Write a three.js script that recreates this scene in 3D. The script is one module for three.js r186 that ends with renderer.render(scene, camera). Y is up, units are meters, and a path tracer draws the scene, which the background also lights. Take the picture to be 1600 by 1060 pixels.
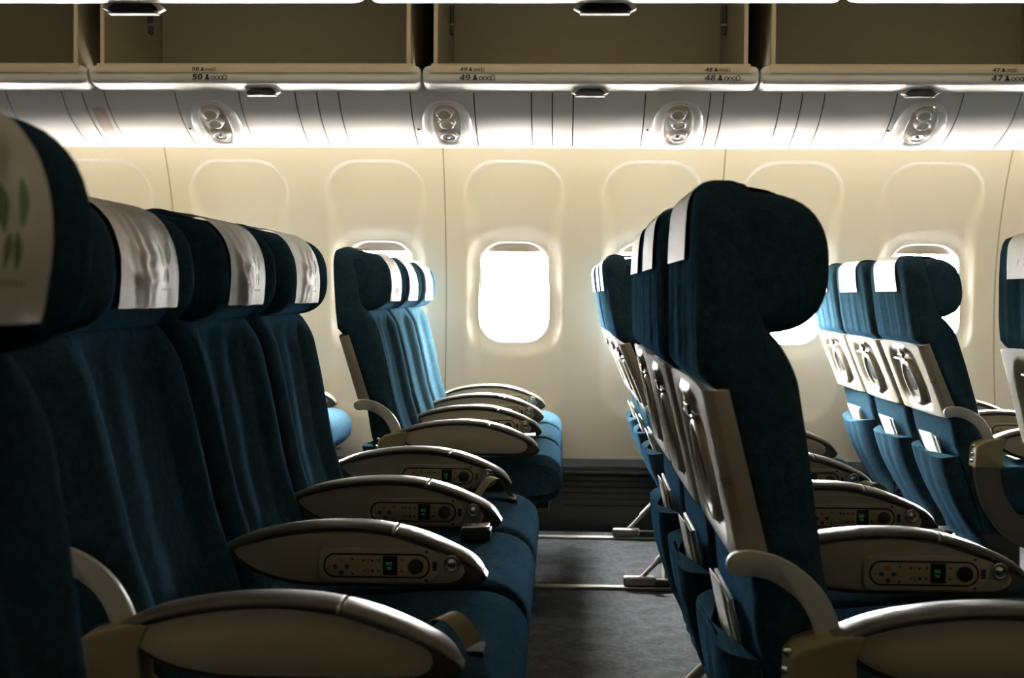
import * as THREE from 'three';
import { RoundedBoxGeometry } from 'three/addons/geometries/RoundedBoxGeometry.js';
import { mergeGeometries, mergeVertices, toCreasedNormals } from 'three/addons/utils/BufferGeometryUtils.js';
import { RectAreaLightUniformsLib } from 'three/addons/lights/RectAreaLightUniformsLib.js';

// ---------------------------------------------------------------- camera, sky, exposure
const scene = new THREE.Scene();
const camera = new THREE.PerspectiveCamera(2 * Math.atan(530 / 2140) * 180 / Math.PI, 1600 / 1060, 0.05, 60);
camera.position.set(0, 0.9, 0);
camera.rotation.set(THREE.MathUtils.degToRad(-1.85), THREE.MathUtils.degToRad(2.03), THREE.MathUtils.degToRad(0.42), 'YXZ');
camera.focus = 3.0;
camera.userData.fStop = 9;
const renderer = new THREE.WebGLRenderer({ antialias: true });
renderer.toneMapping = THREE.LinearToneMapping;
renderer.toneMappingExposure = 1.0;
renderer.shadowMap.enabled = true;
RectAreaLightUniformsLib.init();
const SKY = 440;   // bright overcast sky above a darker ground
{ const w = 8, h = 64, d = new Float32Array(w * h * 4);
  for (let j = 0; j < h; j++) { const el = ((j + 0.5) / h - 0.5) * 180, t = Math.min(1, Math.max(0, (el + 4) / 8)), k = t * t * (3 - 2 * t); for (let i = 0; i < w; i++) d.set([[0.98, 0.19], [1.0, 0.17], [1.02, 0.15]].map(([a, b]) => SKY * (b + (a - b) * k)).concat(1), (j * w + i) * 4); }
  const t = new THREE.DataTexture(d, w, h, THREE.RGBAFormat, THREE.FloatType); t.mapping = THREE.EquirectangularReflectionMapping; t.magFilter = THREE.LinearFilter; t.needsUpdate = true; scene.background = t; }
const DAY = new THREE.Color().setRGB(1, 1, 1);
const DAY_LEFT = 14, DAY_RIGHT = 0;
const COVE = new THREE.Color().setRGB(1.0, 0.86, 0.5), COVE_LEVEL = 18, AISLE = new THREE.Color().setRGB(1.0, 0.84, 0.56), AISLE_LEVEL = 2.6, AISLE_NEAR = 0.8;

// ---------------------------------------------------------------- helpers
const { sin, cos, abs, min, max, PI, sqrt, exp, hypot, sign, pow } = Math;
function rng(seed) { let s = seed >>> 0; return () => { s = (s + 0x6D2B79F5) | 0; let t = Math.imul(s ^ (s >>> 15), 1 | s); t = (t + Math.imul(t ^ (t >>> 7), 61 | t)) ^ t; return ((t ^ (t >>> 14)) >>> 0) / 4294967296; }; }
const lerp = (a, b, t) => a + (b - a) * t;
const smooth = (a, b, x) => { const t = min(1, max(0, (x - a) / (b - a))); return t * t * (3 - 2 * t); };
const lin = (r, g, b) => new THREE.Color().setRGB(r, g, b);
const used = {};
function numbered(name) { const n = used[name] = (used[name] ?? -1) + 1; return n ? `${name}_${String(n).padStart(3, '0')}` : name; }
function obj(name, geo, mat, parent) {
  const m = new THREE.Mesh(geo, mat); m.castShadow = m.receiveShadow = true;
  m.name = parent ? name : numbered(name); (parent ?? scene).add(m); return m;
}
function thing(name, label, category, [x, y, z] = [0, 0, 0], group) {
  const o = new THREE.Group(); o.name = numbered(name); scene.add(o); o.position.set(x, y, z);
  o.userData = { label, category }; if (group) o.userData.group = group; return o;
}
function tag(o, label, category, group) { o.userData.label = label; o.userData.category = category; if (group) o.userData.group = group; return o; }
function struct(name, geo, mat, label) { const m = obj(name, geo, mat); m.userData.kind = 'structure'; if (label) { m.userData.label = label; m.userData.category = name.split('_')[0]; } return m; }
function box(w, h, d, x = 0, y = 0, z = 0) { return new THREE.BoxGeometry(w, h, d).translate(x, y, z); }
function rbox(w, h, d, r, x = 0, y = 0, z = 0, seg = 2) { return new RoundedBoxGeometry(w, h, d, seg, min(r, w / 2.01, h / 2.01, d / 2.01)).translate(x, y, z); }
function merge(list) { return mergeGeometries(list.map(g => { const k = g.index ? g.toNonIndexed() : g; for (const a of Object.keys(k.attributes)) if (!['position', 'normal', 'uv'].includes(a)) k.deleteAttribute(a); return k; })); }
// closed rings of equal length joined to a skin, flat caps at both ends; uv in metres
function loft(rings, { caps = true, crease = 0, ringUV = null } = {}) {
  const n = rings[0].length, pos = [], uv = [], idx = [];
  let along = 0;
  rings.forEach((r, i) => {
    if (i) along += hypot(...[0, 1, 2].map(k => r[0][k] - rings[i - 1][0][k]));
    let u = 0;
    for (let j = 0; j <= n; j++) {
      const p = r[j % n]; if (j) { const q = r[j - 1]; u += hypot(p[0] - q[0], p[1] - q[1], p[2] - q[2]); }
      pos.push(...p); uv.push(u, along);
    }
  });
  for (let i = 0; i + 1 < rings.length; i++) for (let j = 0; j < n; j++) {
    const a = i * (n + 1) + j, b = a + 1, c = a + n + 1, d = c + 1; idx.push(a, b, d, a, d, c);
  }
  if (caps) for (const [i, flip] of [[0, true], [rings.length - 1, false]]) {
    const c = [0, 0, 0]; rings[i].forEach(p => p.forEach((v, k) => c[k] += v / n));
    const base = pos.length / 3; pos.push(...c); uv.push(0, 0);
    for (let j = 0; j < n; j++) { pos.push(...rings[i][j]); uv.push(rings[i][j][0] - c[0], rings[i][j][1] - c[1]); }
    for (let j = 0; j < n; j++) { const a = base + 1 + j, b = base + 1 + (j + 1) % n; flip ? idx.push(base, b, a) : idx.push(base, a, b); }
  }
  let g = new THREE.BufferGeometry();
  g.setAttribute('position', new THREE.Float32BufferAttribute(pos, 3)); g.setAttribute('uv', new THREE.Float32BufferAttribute(uv, 2)); g.setIndex(idx);
  g.computeVertexNormals();
  // smooth the join of first and last column
  const nm = g.attributes.normal, w = n + 1;
  for (let i = 0; i < rings.length; i++) { const a = i * w, b = i * w + n; const v = new THREE.Vector3(nm.getX(a) + nm.getX(b), nm.getY(a) + nm.getY(b), nm.getZ(a) + nm.getZ(b)).normalize(); nm.setXYZ(a, v.x, v.y, v.z); nm.setXYZ(b, v.x, v.y, v.z); }
  if (crease) g = toCreasedNormals(g, crease);
  return g;
}
// open sheet f(u, v) -> [x, y, z]
function sheet(nu, nv, f, uvf) {
  const pos = [], uv = [], idx = [];
  for (let i = 0; i <= nu; i++) for (let j = 0; j <= nv; j++) { const u = i / nu, v = j / nv; pos.push(...f(u, v)); uv.push(...(uvf ? uvf(u, v) : [u, v])); }
  for (let i = 0; i < nu; i++) for (let j = 0; j < nv; j++) { const a = i * (nv + 1) + j, b = a + 1, c = a + nv + 1, d = c + 1; idx.push(a, c, d, a, d, b); }
  const g = new THREE.BufferGeometry();
  g.setAttribute('position', new THREE.Float32BufferAttribute(pos, 3)); g.setAttribute('uv', new THREE.Float32BufferAttribute(uv, 2)); g.setIndex(idx); g.computeVertexNormals(); return g;
}
function curvePts(pts, n, closed = false) {
  const c = new THREE.CatmullRomCurve3(pts.map(p => new THREE.Vector3(p[0], p[1], p[2] ?? 0)), closed, 'centripetal');
  const r = c.getSpacedPoints(n); if (closed) r.pop(); return r;
}
function shapeOf(pts, n = 0) { const p = n ? curvePts(pts, n, true) : pts.map(q => new THREE.Vector3(q[0], q[1], 0)); return new THREE.Shape(p.map(q => new THREE.Vector2(q.x, q.y))); }
function slab(shape, depth, bevel = 0, z0 = 0, seg = 2) {   // flat outline in xy, from z0 forward
  const g = new THREE.ExtrudeGeometry(shape, { depth: depth - 2 * bevel, bevelEnabled: bevel > 0, bevelSize: bevel, bevelThickness: bevel, bevelOffset: -bevel, bevelSegments: seg, curveSegments: 10 });
  g.translate(0, 0, z0 + bevel); return toCreasedNormals(g, 0.7);
}
function stadium(x0, x1, y0, y1, r0, r1 = r0) {
  const s = new THREE.Shape();
  s.moveTo(x0 + r0, y0); s.lineTo(x1 - r1, y0); s.absarc(x1 - r1, y0 + r1, r1, -PI / 2, 0); s.lineTo(x1, y1 - r1); s.absarc(x1 - r1, y1 - r1, r1, 0, PI / 2);
  s.lineTo(x0 + r0, y1); s.absarc(x0 + r0, y1 - r0, r0, PI / 2, PI); s.lineTo(x0, y0 + r0); s.absarc(x0 + r0, y0 + r0, r0, PI, PI * 1.5); return s;
}
function disc(r, d, x, y, z, seg = 20) { return new THREE.CylinderGeometry(r, r, d, seg).rotateX(PI / 2).translate(x, y, z); }
function tube(pts, r, n = 24, k = 8) { return new THREE.TubeGeometry(new THREE.CatmullRomCurve3(pts.map(p => new THREE.Vector3(...p))), n, r, k); }
function bar(a, b, r, k = 10) { const A = new THREE.Vector3(...a), B = new THREE.Vector3(...b), d = B.clone().sub(A); const g = new THREE.CylinderGeometry(r, r, d.length(), k); g.applyQuaternion(new THREE.Quaternion().setFromUnitVectors(new THREE.Vector3(0, 1, 0), d.normalize())); return g.translate((a[0] + b[0]) / 2, (a[1] + b[1]) / 2, (a[2] + b[2]) / 2); }
// path in the xy plane swept with a cross-section of [across z, along the normal]
function sweepXY(pts, n, cross, z0 = 0, roundEnd = 0) {
  const p = curvePts(pts, n), rings = [];
  for (let i = 0; i <= n; i++) { const a = p[max(0, i - 1)], b = p[min(n, i + 1)], l = hypot(b.x - a.x, b.y - a.y), nx = -(b.y - a.y) / l, ny = (b.x - a.x) / l; const q = roundEnd && i > n - roundEnd ? sqrt(max(0.04, 1 - pow((i - n + roundEnd) / roundEnd, 2))) : 1; rings.push(cross.map(([c, h]) => [p[i].x + nx * h * q, p[i].y + ny * h * q, z0 + c * (0.6 + 0.4 * q)])); }
  return loft(rings);
}

// ---------------------------------------------------------------- textures and materials
function noiseTex(size, f, srgb) {
  const d = new Uint8Array(size * size * 4);
  for (let y = 0; y < size; y++) for (let x = 0; x < size; x++) { const c = f(x / size, y / size, x, y), k = (y * size + x) * 4; for (let i = 0; i < 3; i++) d[k + i] = max(0, min(255, (c[i] ?? c) * 255)); d[k + 3] = 255; }
  const t = new THREE.DataTexture(d, size, size); t.wrapS = t.wrapT = THREE.RepeatWrapping; t.magFilter = THREE.LinearFilter; t.minFilter = THREE.LinearMipmapLinearFilter; t.generateMipmaps = true;
  if (srgb) t.colorSpace = THREE.SRGBColorSpace; t.needsUpdate = true; return t;
}
function valueNoise(seed, cells) { const r = rng(seed), g = Array.from({ length: cells * cells }, r); return (u, v) => { const x = u * cells, y = v * cells, i = Math.floor(x), j = Math.floor(y), a = x - i, b = y - j, s = a * a * (3 - 2 * a), t = b * b * (3 - 2 * b), q = (m, n) => g[((n % cells + cells) % cells) * cells + (m % cells + cells) % cells]; return lerp(lerp(q(i, j), q(i + 1, j), s), lerp(q(i, j + 1), q(i + 1, j + 1), s), t); }; }
const n1 = valueNoise(3, 8), n2 = valueNoise(5, 32), n3 = valueNoise(7, 96);
const R0 = rng(99);
const weave = noiseTex(256, (u, v, x, y) => { const t = 0.5 + 0.25 * sin(x * PI / 2) * sin(y * PI / 2) + 0.35 * (n3(u, v) - 0.5) + 0.2 * (R0() - 0.5); return [t, t, t]; });
weave.repeat.set(7, 7);
const fabricMap = noiseTex(256, (u, v) => { const t = 0.8 + 0.05 * (n1(u, v) - 0.5) + 0.1 * (n2(u, v) - 0.5) + 0.22 * (R0() - 0.5); return [t, t, t]; }, true);
fabricMap.repeat.set(4, 4);
const grain = noiseTex(256, (u, v) => { const t = 0.5 + 0.5 * (n3(u, v) - 0.5) + 0.3 * (R0() - 0.5); return [t, t, t]; });
grain.repeat.set(10, 10);
const carpetMap = noiseTex(256, (u, v) => { const t = 0.66 + 0.3 * (n1(u, v) - 0.5) + 0.25 * (n2(u, v) - 0.5) + 0.5 * (R0() - 0.5); return [t * 0.98, t, t * 1.02]; }, true);
carpetMap.repeat.set(3, 3);
const S = (color, roughness, extra = {}) => new THREE.MeshStandardMaterial({ color, roughness, ...extra });
const P = (color, roughness, extra = {}) => new THREE.MeshPhysicalMaterial({ color, roughness, ...extra });
const M = {
  navy: P(lin(0.039, 0.084, 0.11), 0.9, { specularIntensity: 0, sheen: 0.16, sheenRoughness: 0.45, sheenColor: lin(0.12, 0.34, 0.6), map: fabricMap, bumpMap: weave, bumpScale: 0.00012, side: THREE.DoubleSide }),
  tan: S(lin(0.48, 0.415, 0.28), 0.5, { bumpMap: grain, bumpScale: 0.0002 }),
  shell: S(lin(0.44, 0.385, 0.285), 0.42, { bumpMap: grain, bumpScale: 0.00015 }),
  rim: S(lin(0.045, 0.04, 0.03), 0.45),
  padRear: S(lin(0.1, 0.088, 0.062), 0.38),
  padFront: S(lin(0.17, 0.15, 0.115), 0.34),
  control: S(lin(0.55, 0.47, 0.32), 0.45, { bumpMap: grain, bumpScale: 0.0001 }),
  black: S(lin(0.012, 0.012, 0.012), 0.35),
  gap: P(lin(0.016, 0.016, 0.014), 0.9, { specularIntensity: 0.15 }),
  chrome: S(lin(0.75, 0.74, 0.7), 0.22, { metalness: 1 }),
  steel: S(lin(0.5, 0.49, 0.46), 0.4, { metalness: 1 }),
  barGrey: S(lin(0.6, 0.6, 0.53), 0.5),
  cap: S(lin(0.3, 0.25, 0.13), 0.42),
  orange: S(lin(0.75, 0.2, 0.04), 0.4), red: S(lin(0.16, 0.03, 0.025), 0.4), blue: S(lin(0.03, 0.05, 0.1), 0.4),
  wall: S(lin(0.8, 0.735, 0.655), 0.55, { bumpMap: grain, bumpScale: 0.00015 }),
  seam: S(lin(0.46, 0.39, 0.31), 0.7),
  latchMetal: S(lin(0.24, 0.235, 0.22), 0.5),
  psu: S(lin(0.8, 0.755, 0.715), 0.5),
  psuWhite: P(lin(0.84, 0.82, 0.79), 0.28, { clearcoat: 0.4 }),
  psuTan: S(lin(0.7, 0.59, 0.48), 0.5),
  psuBlush: S(lin(0.5, 0.37, 0.3), 0.55),
  binIn: S(lin(0.33, 0.29, 0.19), 0.65),
  binEdge: S(lin(0.6, 0.52, 0.36), 0.55),
  binLip: S(lin(0.74, 0.71, 0.66), 0.4),
  ceiling: S(lin(0.6, 0.57, 0.5), 0.6),
  endAbsorber: S(lin(0.09, 0.1, 0.11), 0.9),  // dark absorber for the end walls
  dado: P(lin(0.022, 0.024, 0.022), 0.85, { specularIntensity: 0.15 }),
  carpet: S(lin(0.1, 0.105, 0.107), 0.95, { map: carpetMap, bumpMap: weave, bumpScale: 0.0004 }),
  track: S(lin(0.42, 0.4, 0.34), 0.4, { metalness: 0.8 }),
  darkMetal: S(lin(0.09, 0.085, 0.075), 0.5, { metalness: 0.5 }),
  belt: S(lin(0.3, 0.25, 0.12), 0.7, { bumpMap: weave, bumpScale: 0.0005 }),
  bezel: S(lin(0.82, 0.81, 0.79), 0.4),
  shade: S(lin(0.42, 0.35, 0.27), 0.7),
  paper: S(lin(0.8, 0.78, 0.72), 0.6, { side: THREE.DoubleSide }),
  pane: P(lin(1, 1, 1), 0.02, { transmission: 1, thickness: 0 }),
};
function canvasTex(w, h, draw) { const c = document.createElement('canvas'); c.width = w; c.height = h; const x = c.getContext('2d'); draw(x, w, h); const t = new THREE.CanvasTexture(c); t.colorSpace = THREE.SRGBColorSpace; t.magFilter = THREE.LinearFilter; return t; }

// ---------------------------------------------------------------- the cabin shell
const X0 = -2.62, X1 = 2.76, XM = (X0 + X1) / 2, XL = X1 - X0;
const wallProfile = curvePts([[-0.072, 0.22], [-0.066, 0.262], [-0.042, 0.4], [-0.005, 0.7], [0, 0.91], [-0.03, 1.1], [-0.10, 1.3], [-0.19, 1.46], [-0.30, 1.62]], 200).map(p => [p.x, p.y]);
function wallOff(y) { for (let i = 1; i < wallProfile.length; i++) if (wallProfile[i][1] >= y) { const [a, b] = [wallProfile[i - 1], wallProfile[i]]; return lerp(a[0], b[0], (y - a[1]) / (b[1] - a[1])); } return wallProfile.at(-1)[0]; }
const sdRound = (x, y, hw, hh, r) => { const qx = abs(x) - hw + r, qy = abs(y) - hh + r; return hypot(max(qx, 0), max(qy, 0)) + min(max(qx, qy), 0) - r; };
function rayRound(t, hw, hh, r) { let a = 0, b = 3; for (let i = 0; i < 40; i++) { const m = (a + b) / 2; sdRound(cos(t) * m, sin(t) * m, hw, hh, r) > 0 ? b = m : a = m; } return a; }
const WY = 0.911, PITCH = 0.535;
// one window bay in wall coordinates: x along the wall, z = 0 at the widest line, + towards the cabin
function bayGeometry() {
  const hw = PITCH / 2 - 0.0014, yb = 0.262 - WY, yt = 1.6 - WY, ang = [];
  for (let i = 0; i < 168; i++) ang.push(i / 168 * 2 * PI);
  for (const [x, y] of [[hw, yt], [-hw, yt], [-hw, yb], [hw, yb]]) ang.push((Math.atan2(y, x) + 2 * PI) % (2 * PI));
  ang.sort((a, b) => a - b);
  const rings = [];
  const offs = [-0.062, -0.05, -0.039, -0.029, -0.02, -0.013, -0.008, -0.004, 0.001, 0.006];
  const rays = ang.map(t => {
    const c = cos(t), s = sin(t), out = min(c ? abs(hw / c) : 9, s ? (s > 0 ? yt / s : yb / s) : 9);
    const o = rayRound(t, 0.1415, 0.202, 0.098), list = [o];
    const e = offs.map(q => min(out * 0.999, rayRound(t, 0.195 + q, 0.5 + q, 0.13 + q)));
    for (let k = 1; k <= 9; k++) list.push(lerp(o, e[0], k / 10));
    list.push(...e);
    for (let k = 1; k <= 4; k++) list.push(lerp(e.at(-1), out, k / 4));
    return list.map(r => [r * c, r * s]);
  });
  const nr = rays[0].length, pos = [], uv = [], idx = [], n = ang.length;
  for (let i = 0; i < nr; i++) for (let j = 0; j < n; j++) {
    const [x, y] = rays[j][i], sd = sdRound(x, y, 0.195, 0.5, 0.13), so = sdRound(x, y, 0.1415, 0.202, 0.098);
    const depth = 0.011 * (1 - smooth(lerp(-0.062, -0.008, smooth(0.28, 0.42, y)), 0.006, sd)) + 0.012 * (1 - smooth(0, 0.06, so));
    pos.push(x, y + WY, -wallOff(y + WY) - depth); uv.push(x, y);
  }
  for (let i = 0; i + 1 < nr; i++) for (let j = 0; j < n; j++) { const a = i * n + j, b = i * n + (j + 1) % n, c = a + n, d = b + n; idx.push(a, c, d, a, d, b); }
  const g = new THREE.BufferGeometry(); g.setAttribute('position', new THREE.Float32BufferAttribute(pos, 3)); g.setAttribute('uv', new THREE.Float32BufferAttribute(uv, 2)); g.setIndex(idx); g.computeVertexNormals(); return g;
}
function ringOf(hw, hh, r, z, n = 72) { return Array.from({ length: n }, (_, i) => { const t = i / n * 2 * PI, q = rayRound(t, hw, hh, r); return [q * cos(t), WY + q * sin(t), z]; }); }
const bay = bayGeometry(), panelGeo = merge([bay.clone().translate(-PITCH / 2 + 0.0014, 0, 0), bay.clone().translate(PITCH / 2 - 0.0014, 0, 0)]);
const bezelGeo = loft([ringOf(0.1425, 0.203, 0.099, -0.0205), ringOf(0.139, 0.199, 0.096, -0.0185), ringOf(0.135, 0.195, 0.094, -0.022), ringOf(0.1335, 0.193, 0.094, -0.046), ringOf(0.128, 0.187, 0.09, -0.049), ringOf(0.128, 0.187, 0.09, -0.062), ringOf(0.17, 0.235, 0.11, -0.062)], { caps: false, crease: 0.7 });
const paneGeo = loft([ringOf(0.1305, 0.1895, 0.091, -0.058), ringOf(0.1305, 0.1895, 0.091, -0.055)]);
const shadeGeo = (() => { const s = new THREE.Shape(), y0 = 1.07 - WY; const pts = []; for (let i = 0; i <= 40; i++) { const t = PI * i / 40, q = rayRound(t, 0.1335, 0.193, 0.094); if (q * sin(t) > y0) pts.push([q * cos(t), WY + q * sin(t)]); } return slab(shapeOf([[pts[0][0] , WY + y0], ...pts, [pts.at(-1)[0], WY + y0]]), 0.003, 0, -0.045); })();
const ventFrame = (() => { const s = stadium(-0.3, 0.3, 0.035, 0.235, 0.015); s.holes.push(stadium(-0.285, 0.285, 0.05, 0.22, 0.01)); return slab(s, 0.006, 0); })();
const WIN0 = -0.1852;
let windowNo = 0;
function buildWall(side, z, turn, panels, light) {
  const root = new THREE.Group(); root.name = `wall_${side}`; root.userData.kind = 'structure'; scene.add(root);
  root.position.set(0, 0, z); root.rotation.y = turn;
  const flip = turn ? -1 : 1;
  for (const c of panels) { const m = obj('side_panel', panelGeo, M.wall, root); m.position.x = c * flip; }
  const outer = [];   // upper liner, seam backing and skirting behind the panels
  outer.push(box(XL + 0.1, 0.66, 0.05, XM * flip, 1.89, 0.27));
  for (const c of [...panels.map(c => c - PITCH), panels.at(-1) + PITCH]) outer.push(loft(Array.from({ length: 30 }, (_, k) => { const y = 0.262 + k * 0.0461, z = -wallOff(y) - 0.0012, x = c * flip; return [[x - 0.03, y, z - 0.004], [x + 0.03, y, z - 0.004], [x + 0.03, y, z], [x - 0.03, y, z]]; })));
  obj('backing_strip', merge(outer), M.seam, root);
  const skin = [box(XL + 0.2, 0.76, 0.01, XM * flip, 0.31, -0.085), box(XL + 0.2, 1.2, 0.01, XM * flip, 1.73, -0.085)], xs = panels.flatMap(c => [c - PITCH / 2, c + PITCH / 2]);
  [X0 - 0.1, ...xs].forEach((x, i) => { const a = i ? x + 0.16 : x, b = i < xs.length ? xs[i] - 0.16 : X1 + 0.1; skin.push(box(b - a, 0.46, 0.01, (a + b) / 2 * flip, WY, -0.085)); });
  obj('outer_skin', merge(skin), M.seam, root);
  for (const c of panels) for (const s of [-1, 1]) {
    const x = c + s * PITCH / 2, w = new THREE.Group(); w.name = `window_${++windowNo}`; w.userData.kind = 'structure'; scene.add(w);
    w.position.set(x, 0, z); w.rotation.y = turn;
    obj('window_bezel', bezelGeo, M.bezel, w); if (light) obj('window_shade', shadeGeo, M.shade, w); obj('window_pane', paneGeo, M.pane, w);
    if (!light) { obj('added_drawn_shade', slab((() => { const q = ringOf(0.133, 0.192, 0.094, 0).map(p => new THREE.Vector2(p[0], p[1])); return new THREE.Shape(q); })(), 0.004, 0, -0.045), M.shade, w); continue; }  // unseen shades added to block sky light on the camera side
    const l = new THREE.RectAreaLight(DAY, light, 0.25, 0.368); l.name = 'daylight'; l.rotation.y = PI; l.position.set(0, WY, -0.066); w.add(l);
  }
  return root;
}
const PANELS = [-2.07, -1.0, 0.07, 1.14, 2.21].map(c => c + WIN0 + PITCH / 2 - 0.07);
const Z_LEFT = -5.40, Z_RIGHT = 0.62;
buildWall('left', Z_LEFT, 0, PANELS, DAY_LEFT);
buildWall('right', Z_RIGHT, PI, PANELS, DAY_RIGHT);

const ceilingGeo = merge([box(XL + 0.2, 0.06, 6.8, XM, 2.22, -2.4)]);
struct('ceiling', ceilingGeo, M.ceiling);
const floorGeo = new THREE.BoxGeometry(XL + 0.2, 0.04, 6.8).translate(XM, -0.02, -2.4);
{ const p = floorGeo.attributes.position, u = floorGeo.attributes.uv; for (let i = 0; i < p.count; i++) u.setXY(i, p.getX(i), p.getZ(i)); }
struct('floor', floorGeo, M.carpet);
struct('wall_rear', box(0.06, 2.4, 6.8, X0 - 0.005, 1.1, -2.4), M.endAbsorber);  // unseen end walls, darkened so less light bounces back
struct('wall_front', box(0.06, 2.4, 6.8, X1 + 0.005, 1.1, -2.4), M.endAbsorber);
// skirting with vent grilles below the side panels
function dadoSection(side, z, turn) {
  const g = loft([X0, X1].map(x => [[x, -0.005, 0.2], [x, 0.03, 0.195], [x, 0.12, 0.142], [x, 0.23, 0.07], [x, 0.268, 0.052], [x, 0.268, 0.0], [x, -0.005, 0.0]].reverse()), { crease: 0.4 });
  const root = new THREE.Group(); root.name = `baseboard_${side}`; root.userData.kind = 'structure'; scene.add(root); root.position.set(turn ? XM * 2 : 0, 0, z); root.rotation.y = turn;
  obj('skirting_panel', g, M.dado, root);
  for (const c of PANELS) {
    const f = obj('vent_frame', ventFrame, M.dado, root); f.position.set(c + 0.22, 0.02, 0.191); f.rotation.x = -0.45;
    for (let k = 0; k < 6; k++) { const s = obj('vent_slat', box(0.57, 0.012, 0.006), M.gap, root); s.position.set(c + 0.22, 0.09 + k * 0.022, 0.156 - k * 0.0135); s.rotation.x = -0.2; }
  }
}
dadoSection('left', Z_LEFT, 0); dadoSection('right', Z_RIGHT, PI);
// seat tracks set in the floor
for (const [i, z] of [-5.045, -4.182, -2.80, -1.86].entries()) {
  const t = tag(obj('seat_track', rbox(XL - 0.02, 0.012, 0.035, 0.004, XM, 0.004, 0), M.track), ['metal seat track in the floor beside the dark skirting', 'metal seat track in the floor at the aisle side of the window rows', 'metal seat track under the window-side half of the centre rows', 'metal seat track under the camera-side half of the centre rows'][i], 'seat track');
  t.position.z = z; t.userData.kind = 'structure'; 
}

// ---------------------------------------------------------------- service units over the window seats
const psuCurve = new THREE.CatmullRomCurve3([[4.385, 1.60], [4.42, 1.553], [4.46, 1.513], [4.517, 1.474], [4.6, 1.437], [4.72, 1.404]].map(p => new THREE.Vector3(p[0], p[1], 0)), false, 'centripetal');
const PL = psuCurve.getLength();
function psuAt(s, h) { const t = min(1, max(0, s / PL)), p = psuCurve.getPointAt(t), d = psuCurve.getTangentAt(t); return [p.x + d.y * h, p.y - d.x * h]; }   // [distance, height], h out of the visible face
function bend(g) { const p = g.attributes.position; for (let i = 0; i < p.count; i++) { const [D, y] = psuAt(p.getY(i), p.getZ(i)); p.setXYZ(i, p.getX(i), y, -D); } g.computeVertexNormals(); return g; }
function psuStrip(w) { const n = 16, rings = []; for (let i = 0; i <= n; i++) { const s = PL * i / n; rings.push([[-w / 2, s, -0.006], [w / 2, s, -0.006], [w / 2, s, 0], [-w / 2, s, 0]]); }
  const g = loft(rings); bend(g); return toCreasedNormals(g, 0.5); }
const seams = [-2.60, -2.37, -2.305, -2.232, -2.023, -1.8135, -1.63, -1.5626, -1.4891, -1.2583, -1.0493, -0.8659, -0.7952, -0.7246, -0.4925, -0.286, -0.1008, -0.033, 0.0347, 0.266, 0.4741, 0.5168, 0.6997, 0.7666, 0.8375, 1.0658, 1.2752, 1.4558, 1.53, 1.6, 1.83, 2.04, 2.3, 2.74];
const psuRoot = new THREE.Group(); psuRoot.name = 'trim_1'; psuRoot.userData = { kind: 'structure', label: 'off-white curved service panel strip below the open bins', category: 'trim' }; scene.add(psuRoot);
for (let i = 0; i + 1 < seams.length; i++) { const w = seams[i + 1] - seams[i] - 0.004, m = obj('service_panel', psuStrip(w), M.psu, psuRoot); m.position.x = (seams[i] + seams[i + 1]) / 2; }
{ const rings = []; for (let i = 0; i <= 10; i++) { const s = PL * i / 10; rings.push([[X0, s, -0.014], [X1, s, -0.014], [X1, s, -0.009], [X0, s, -0.009]]); } obj('backing_sheet', bend(loft(rings)), M.gap, psuRoot);
  obj('cove_liner', merge([box(XL, 0.01, 0.80, XM, 1.625, -4.93), box(XL, 0.3, 0.01, XM, 1.50, -5.36)]), M.ceiling, psuRoot);
  const sign1 = obj('sign_plate', sheet(14, 2, (u, v) => { const [D, y] = psuAt(lerp(0.13, 0.31, u), 0.0012); return [lerp(-0.021, 0.021, v), y, -D]; }), M.psuBlush, psuRoot); sign1.position.x = -1.525; sign1.userData.label = 'blush tan blank plate'; }
// lamp hidden in the cove between service panels and wall
{ const lamp = thing('cove_light', 'warm white strip lamp above the window wall behind the service panels', 'light', [XM, 1.575, -4.93]);
  const em = new THREE.MeshStandardMaterial({ color: lin(0.9, 0.85, 0.7), emissive: COVE, emissiveIntensity: 2.5, roughness: 0.6 });
  obj('lamp_tube', new THREE.CylinderGeometry(0.012, 0.012, XL - 0.1, 12).rotateZ(PI / 2), em, lamp); obj('lamp_tray', rbox(XL - 0.08, 0.012, 0.06, 0.004, 0, 0.028, 0), M.ceiling, lamp);
  const l = new THREE.RectAreaLight(COVE, COVE_LEVEL, XL - 0.1, 0.05); l.position.set(0, -0.016, 0); l.rotation.set(-PI / 2 + 0.5, 0, 0); lamp.add(l); }
// warm lamp strip over the aisle, above the bins
for (const [z, side] of [[-3.72, 'aisle beside the window rows'], [-1.28, 'near aisle']]) { const lamp = thing('ceiling_light', `warm dim strip lamp on the ceiling over the ${side}`, 'light', [XM, 2.175, z]);
  obj('diffuser', rbox(XL - 0.12, 0.02, 0.16, 0.006), new THREE.MeshStandardMaterial({ color: lin(0.8, 0.75, 0.6), emissive: AISLE, emissiveIntensity: 1.2, roughness: 0.6 }), lamp); obj('lamp_tray', rbox(XL - 0.1, 0.012, 0.2, 0.004, 0, 0.013, 0), M.ceiling, lamp);
  const l = new THREE.RectAreaLight(AISLE, AISLE_LEVEL, XL - 0.14, 0.15); l.position.set(0, -0.012, 0); l.rotation.x = -PI / 2; lamp.add(l); if (z > -2) l.intensity = AISLE_NEAR; }
function ovalRing(hx, hy, cy, h, n = 40, e = 2.6) { return Array.from({ length: n }, (_, i) => { const t = i / n * 2 * PI, c = cos(t), s = sin(t); return [hx * sign(c) * pow(abs(c), 2 / e), cy + hy * sign(s) * pow(abs(s), 2 / e), h]; }); }
const SC = 0.24;
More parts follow.
